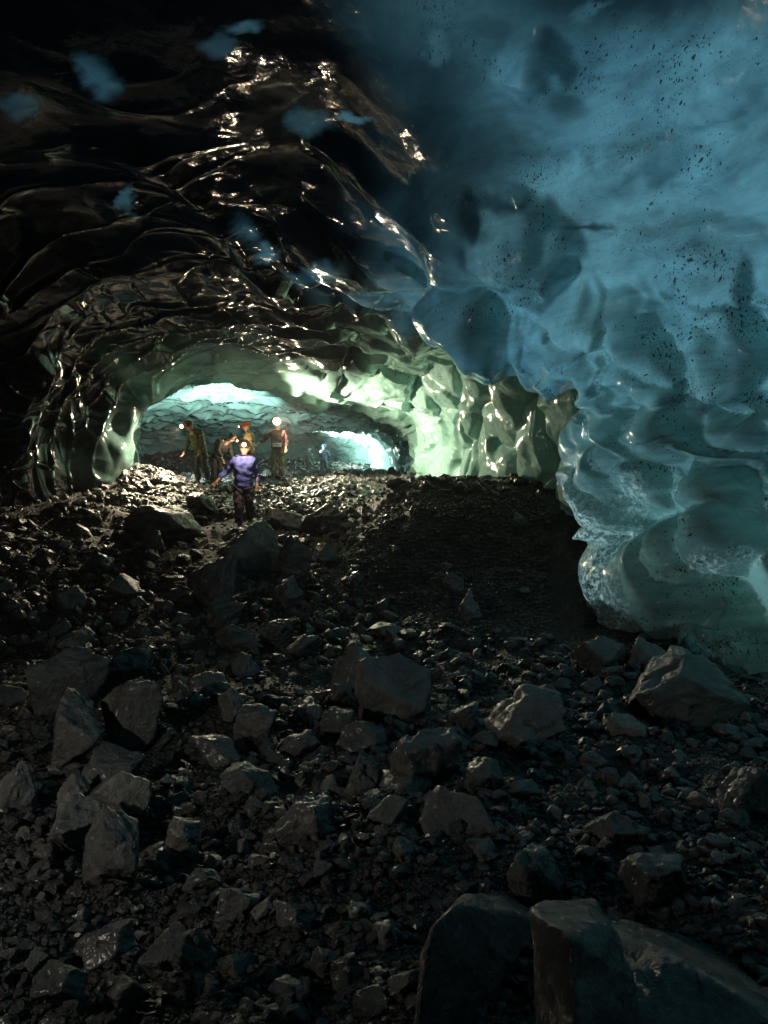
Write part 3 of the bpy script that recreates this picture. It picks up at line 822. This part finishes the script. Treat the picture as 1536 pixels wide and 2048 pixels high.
V3 = Vector
def person(base, face, J, mats, label, lamp=None, height=1.75, tape=False, group=None):
    """J: joints in local space (facing -Y, x to the viewer's right); face: turn about z in degrees"""
    root = bpy.data.objects.new("person", None); link(root)
    root.location = base; root.rotation_euler = (0, 0, R(face)); s_ = height / 1.75; root.scale = (s_, s_, s_)
    tag(root, label, "person", group)
    j = {k_: V3(v_) for k_, v_ in J.items()}
    hip, chest, neck, head = j['hip'], j['chest'], j['neck'], j['head']
    look = j.get('look', V3((0, -1, -.15))).normalized()
    up = (head - neck).normalized()
    # body: one continuous surface, head, limbs, hands with fingers
    nodes = [(hip, (.13, .10))]; edges = []
    def add(co, r_, par):
        nodes.append((V3(co), r_)); edges.append((par, len(nodes) - 1)); return len(nodes) - 1
    waist = add(hip.lerp(chest, .45), (.125, .095), 0)
    ch = add(chest, (.15, .105), waist)
    nk = add(neck, .055, ch)
    jaw = add(neck.lerp(head, .5) + look * .02, .065, nk)
    sk = add(head, (.078, .092), jaw)
    add(head + up * .085, .06, sk)
    add(head + look * .105 - up * .025, .014, sk)                                   # nose
    side = look.cross(up).normalized()
    for q in (-1, 1): add(head + side * q * .088 - up * .01, .014, sk)               # ears
    for q, nm in ((-1, 'l'), (1, 'r')):
        sh = add(chest + V3((q * .185, 0, .09)).lerp(V3((q * .185, 0, .09)), 1), .062, ch)
        el = add(j['elbow_' + nm], .045, sh)
        hd = j['hand_' + nm]; d_ = (hd - j['elbow_' + nm]).normalized()
        wr = add(hd - d_ * .03, .03, el)
        pal = add(hd + d_ * .045, (.038, .02), wr)
        perp = d_.cross(V3((0, 1, .2))).normalized(); inn = d_.cross(perp).normalized()
        for k_, ln in enumerate((.062, .075, .07, .055)):
            p0 = hd + d_ * .085 + perp * (.027 - .018 * k_)
            e1 = add(p0, .0095, pal)
            e2 = add(p0 + d_ * ln * .55 + inn * .012, .009, e1)
            add(p0 + d_ * ln * .9 + inn * .035, .0075, e2)
        t1 = add(hd + d_ * .03 + perp * .045, .011, pal); add(hd + d_ * .07 + perp * .06 + inn * .02, .0095, t1)
        hp = add(hip + V3((q * .09, 0, -.05)), .07, 0)
        kn = add(j['knee_' + nm], .05, hp)
        an = add(j['foot_' + nm] + V3((0, .02, .08)), .042, kn)
    skin("body", nodes, edges, mats['skin'], root, 2)
    # jacket
    n2 = [(hip + V3((0, 0, -.13)), (.205, .165))]; e2_ = []
    def add2(co, r_, par): n2.append((V3(co), r_)); e2_.append((par, len(n2) - 1)); return len(n2) - 1
    a = add2(hip.lerp(chest, .12), (.205, .165), 0); b = add2(hip.lerp(chest, .55), (.20, .16), a); cc = add2(chest, (.195, .15), b)
    hood = add2(chest.lerp(neck, .75) + V3((0, .02, 0)), (.12, .11), cc); add2(neck + V3((0, .02, .03)), (.095, .09), hood)
    for q, nm in ((-1, 'l'), (1, 'r')):
        sh = add2(chest + V3((q * .175, 0, .06)), .095, cc)
        mid = add2((chest + V3((q * .185, 0, .05))).lerp(j['elbow_' + nm], .55), .074, sh)
        el = add2(j['elbow_' + nm], .068, mid)
        d_ = (j['hand_' + nm] - j['elbow_' + nm]).normalized()
        add2(j['hand_' + nm] - d_ * .05, .052, el)
    jk = skin("jacket", n2, e2_, mats['jacket'], root, 3)
    tex = bpy.data.textures.get("cloth_folds") or bpy.data.textures.new("cloth_folds", 'CLOUDS')
    tex.noise_scale = 0.09
    dm = jk.modifiers.new("folds", 'DISPLACE'); dm.texture = tex; dm.strength = .07; dm.mid_level = .5
    # trousers
    n3_ = [(hip + V3((0, 0, -.02)), (.145, .12))]; e3 = []
    def add3(co, r_, par): n3_.append((V3(co), r_)); e3.append((par, len(n3_) - 1)); return len(n3_) - 1
    for q, nm in ((-1, 'l'), (1, 'r')):
        t_ = add3(hip + V3((q * .1, 0, -.12)), .12, 0)
        m_ = add3((hip + V3((q * .1, 0, -.12))).lerp(j['knee_' + nm], .6), .105, t_)
        kn = add3(j['knee_' + nm], .092, m_)
        add3(j['foot_' + nm] + V3((0, .02, .13)), .082, kn)
    tr = skin("trousers", n3_, e3, mats['trousers'], root, 3)
    dm = tr.modifiers.new("folds", 'DISPLACE'); dm.texture = tex; dm.strength = .06; dm.mid_level = .5
    for nm in ('l', 'r'):
        f_ = j['foot_' + nm]; td = j.get('toe_' + nm, V3((0, -1, 0)))
        skin("boot", [(f_ + V3((0, .02, .15)), .06), (f_ + V3((0, .02, .05)), .05), (f_ + td * .10 + V3((0, 0, .04)), (.045, .04)), (f_ + td * .18 + V3((0, 0, .035)), (.042, .032))], [(0, 1), (1, 2), (2, 3)], mats['boots'], root, 1)
    # helmet
    q_ = look.to_track_quat('-Y', 'Z').to_matrix().to_4x4()
    Mh = Matrix.Translation(head + up * .035) @ q_
    lathe("helmet", [(.128, -.02), (.132, -.005), (.122, .0), (.118, .05), (.098, .09), (.06, .118), (.02, .126)], 20, mats['helmet'], root, Mh, (1, 1.16, 1))
    if tape:
        for k_ in (0, 1):
            z_ = hip.lerp(chest, .06 + .16 * k_)
            sk_ = bmesh.new()
            for s2 in range(10):
                aa = R(-125 + 70 * s2 / 9)
                for zz in (-.022, .022): sk_.verts.new((z_.x + .215 * math.cos(aa), z_.y + .19 * math.sin(aa), z_.z + zz))
            sk_.verts.ensure_lookup_table()
            for s2 in range(9): sk_.faces.new([sk_.verts[2 * s2 + i_] for i_ in (0, 2, 3, 1)])
            me = bpy.data.meshes.new("reflective_band"); sk_.to_mesh(me); sk_.free(); me.materials.append(M_REFL)
            rb = link(bpy.data.objects.new("reflective_band", me), root)
            so = rb.modifiers.new("thickness", 'SOLIDIFY'); so.thickness = .006
    if lamp:
        lp = Matrix.Translation(head + up * .065 + look * .15) @ look.to_track_quat('Z', 'Y').to_matrix().to_4x4()
        hl = lathe("headlamp", [(.03, -.03), (.036, -.025), (.036, .02), (.03, .025)], 16, M_LAMPB, root, lp)
        lathe("lens", [(k_[0] * lamp.get('s', 1), k_[1] * lamp.get('s', 1)) for k_ in ((.03, .0), (.042, .012), (.038, .034), (.026, .046), (.008, .05))] if not lamp.get('big') else [(.05, .0), (.095, .02), (.105, .06), (.075, .10), (.01, .12)], 16, M_LENS, hl, lp @ Matrix.Translation((0, 0, .026)))
        wpos = lp @ V3((0, 0, .23 if lamp.get('big') else .14))
        L_ = bpy.data.lights.new("seen_or_assumed_lamp", 'SPOT' if lamp.get('spot') else 'POINT')
        L_.energy = lamp['w']; L_.color = lamp.get('c', (1.0, .80, .52)); L_.shadow_soft_size = .03
        if lamp.get('spot'): L_.spot_size = R(lamp['spot']); L_.spot_blend = 1.0
        lo = link(bpy.data.objects.new("seen_or_assumed_lamp", L_), root)
        lo.location = wpos
        if lamp.get('spot'):
            aim = V3(lamp['aim']) if 'aim' in lamp else look
            lo.rotation_euler = aim.to_track_quat('-Z', 'Y').to_euler()
    return root

STAND = dict(hip=(0, 0, .95), chest=(0, -.01, 1.32), neck=(0, 0, 1.47), head=(0, -.02, 1.62),
             elbow_l=(-.26, .04, 1.13), elbow_r=(.26, .03, 1.12), hand_l=(-.25, -.08, .88), hand_r=(.24, -.12, .89),
             knee_l=(-.11, -.03, .50), knee_r=(.11, -.03, .50), foot_l=(-.12, 0, 0), foot_r=(.12, 0, 0))
def pose(**kw): d_ = dict(STAND); d_.update(kw); return d_
def spot(px_, py_, Y): 
    x_ = (px_ - 768) / F * Y
    return (x_, Y, CAM[2] + (1024 - py_) / F * Y)

def gset(px_, Y, sink=0.02):
    x_ = (px_ - 768) / F * Y
    return (x_, Y, float(ground_z(np.array([x_]), np.array([Y]))[0]) - sink)

C = cloth
person(gset(487, 15.0), 4, pose(hip=(0, 0, .93), chest=(.01, -.05, 1.31), neck=(.02, -.07, 1.46), head=(.03, -.10, 1.61), look=(0.05, -1, -.12),
       elbow_l=(-.36, .04, 1.14), hand_l=(-.50, -.10, .96), elbow_r=(.27, .06, 1.12), hand_r=(.27, -.08, .88),
       knee_l=(-.08, -.12, .50), foot_l=(-.06, -.10, 0), knee_r=(.11, .02, .52), foot_r=(.10, .30, .10)),
       dict(skin=M_SKIN, jacket=C("purple_shell", (.10, .115, .42), (.16, .18, .58)), trousers=C("dark_plum_trousers", (.05, .035, .05), (.11, .08, .09)), boots=M_BOOT, helmet=C("dark_helmet", (.06, .03, .02), (.1, .05, .03), .4)),
       "person in a purple-blue jacket striding down over the rocks with a lit headlamp", lamp=dict(w=30, s=1.0))
person(gset(402, 20.0), -35, pose(hip=(0, 0, .92), chest=(-.02, -.16, 1.27), neck=(-.03, -.27, 1.40), head=(-.04, -.37, 1.50), look=(0, -1, -.35),
       elbow_l=(-.28, -.20, 1.06), hand_l=(-.26, -.34, .84), elbow_r=(.27, -.18, 1.05), hand_r=(.26, -.30, .82), knee_r=(.13, .02, .5), foot_r=(.14, .12, 0)),
       dict(skin=M_SKIN, jacket=C("olive_parka", (.09, .075, .03), (.16, .13, .055)), trousers=C("charcoal_trousers", (.04, .037, .03), (.08, .07, .06)), boots=M_BOOT, helmet=C("rust_helmet", (.26, .07, .03), (.34, .1, .04), .4)),
       "person in an olive parka and rust helmet leaning forward, lamp pointing at the heap", lamp=dict(w=1400, c=(1, .82, .56), spot=140, aim=(-.29, -1.06, -1.25), s=1.2))
person(gset(432, 21.2), 60, pose(hip=(0, 0, .92), chest=(.02, -.26, 1.22), neck=(.02, -.40, 1.31), head=(.02, -.52, 1.37), look=(0, -1, -.7),
       elbow_l=(-.26, -.32, 1.0), hand_l=(-.22, -.42, .78), elbow_r=(.26, -.32, 1.0), hand_r=(.22, -.42, .78)),
       dict(skin=M_SKIN, jacket=C("black_parka", (.02, .02, .018), (.05, .045, .04)), trousers=C("black_trousers", (.02, .02, .02), (.04, .04, .04)), boots=M_BOOT, helmet=C("brown_helmet", (.1, .05, .03), (.14, .07, .04), .4)),
       "person in black bending low behind the olive parka, small lamp pointing down", lamp=dict(w=25, s=.7))
person(gset(497, 21.5), -75, pose(head=(0, -.05, 1.61), look=(0, -1, -.3)),
       dict(skin=M_SKIN, jacket=C("tan_jacket", (.25, .17, .08), (.36, .26, .14)), trousers=C("brown_trousers", (.08, .06, .04), (.12, .1, .07)), boots=M_BOOT, helmet=C("red_helmet", (.42, .06, .02), (.5, .09, .03), .35)),
       "person in a tan jacket and red helmet turned sideways behind the purple walker", lamp=dict(w=4600, s=.5, c=(.85, 1.0, .95), spot=110, aim=(-.967, -.207, -.06)), height=1.85)  # headlamp assumed; its strong beam is added to light the far roof
person(gset(555, 22.5), 3, pose(elbow_l=(-.36, -.02, 1.18), hand_l=(-.52, -.10, 1.05)),
       dict(skin=M_SKIN, jacket=C("maroon_jacket", (.06, .02, .018), (.10, .035, .028)), trousers=C("olive_trousers", (.10, .09, .04), (.15, .13, .07)), boots=M_BOOT, helmet=C("orange_helmet", (.4, .14, .03), (.5, .2, .05), .4)),
       "person in a maroon jacket with white reflective bands and the brightest headlamp", lamp=dict(w=3000, big=True, spot=166, aim=(.95, -.30, -.10), c=(1, .86, .6)), height=1.8, tape=True)
person(gset(648, 38.6), 165, pose(elbow_l=(-.27, -.12, 1.12), hand_l=(-.12, -.25, 1.05), elbow_r=(.27, -.12, 1.12), hand_r=(.12, -.25, 1.05), look=(.3, -1, .1)),
       dict(skin=M_SKIN, jacket=C("navy_jacket", (.03, .05, .09), (.12, .16, .22)), trousers=C("navy_trousers", (.02, .025, .035), (.05, .05, .06)), boots=M_BOOT, helmet=C("blue_helmet", (.04, .22, .5), (.06, .3, .6), .35)),
       "person in a blue helmet and dark striped jacket far back, seen from behind", lamp=dict(w=4000, c=(.80, 1.0, .94), spot=174, aim=(-.63, -.3, .3), s=.5), height=1.55)  # headlamp assumed from the bright far wall, added to light the chamber
person(gset(618, 38.4), 175, pose(look=(-.2, -1, 0)),
       dict(skin=M_SKIN, jacket=C("grey_green_jacket", (.05, .08, .07), (.1, .14, .12)), trousers=C("dark_green_trousers", (.03, .04, .035), (.05, .06, .05)), boots=M_BOOT, helmet=C("grey_helmet", (.12, .28, .34), (.2, .36, .42), .4)),
       "short person in a grey-green jacket standing next to the blue helmet far back", lamp=dict(w=800, c=(.85, 1.0, .90), spot=120, aim=(-.65, 0, .5), s=.4), height=1.35)  # second far headlamp assumed, added to brighten the right tunnel wall

# ------------------------------------------------------------------ thin haze added for a glow round the headlamps
hz = bmesh.new()
bmesh.ops.create_cube(hz, size=1.0)
for v_ in hz.verts: v_.co = Vector((v_.co.x * 64 - 2, v_.co.y * 74 + 20, v_.co.z * 16 + 4.6))
hme = bpy.data.meshes.new("haze"); hz.to_mesh(hme); hz.free()
k = NM("lamp_glow_haze")
pv = k.n("VolumePrincipled"); pv.inputs['Color'].default_value = (.9, .92, .95, 1); pv.inputs['Density'].default_value = 0.0008; pv.inputs['Anisotropy'].default_value = .75
ho = k.n("OutputMaterial"); k.t.links.new(pv.outputs[0], ho.inputs['Volume'])
hme.materials.append(k.m)
tag(link(bpy.data.objects.new("haze", hme)), "thin haze added to make a glow round the headlamps", kind='stuff')
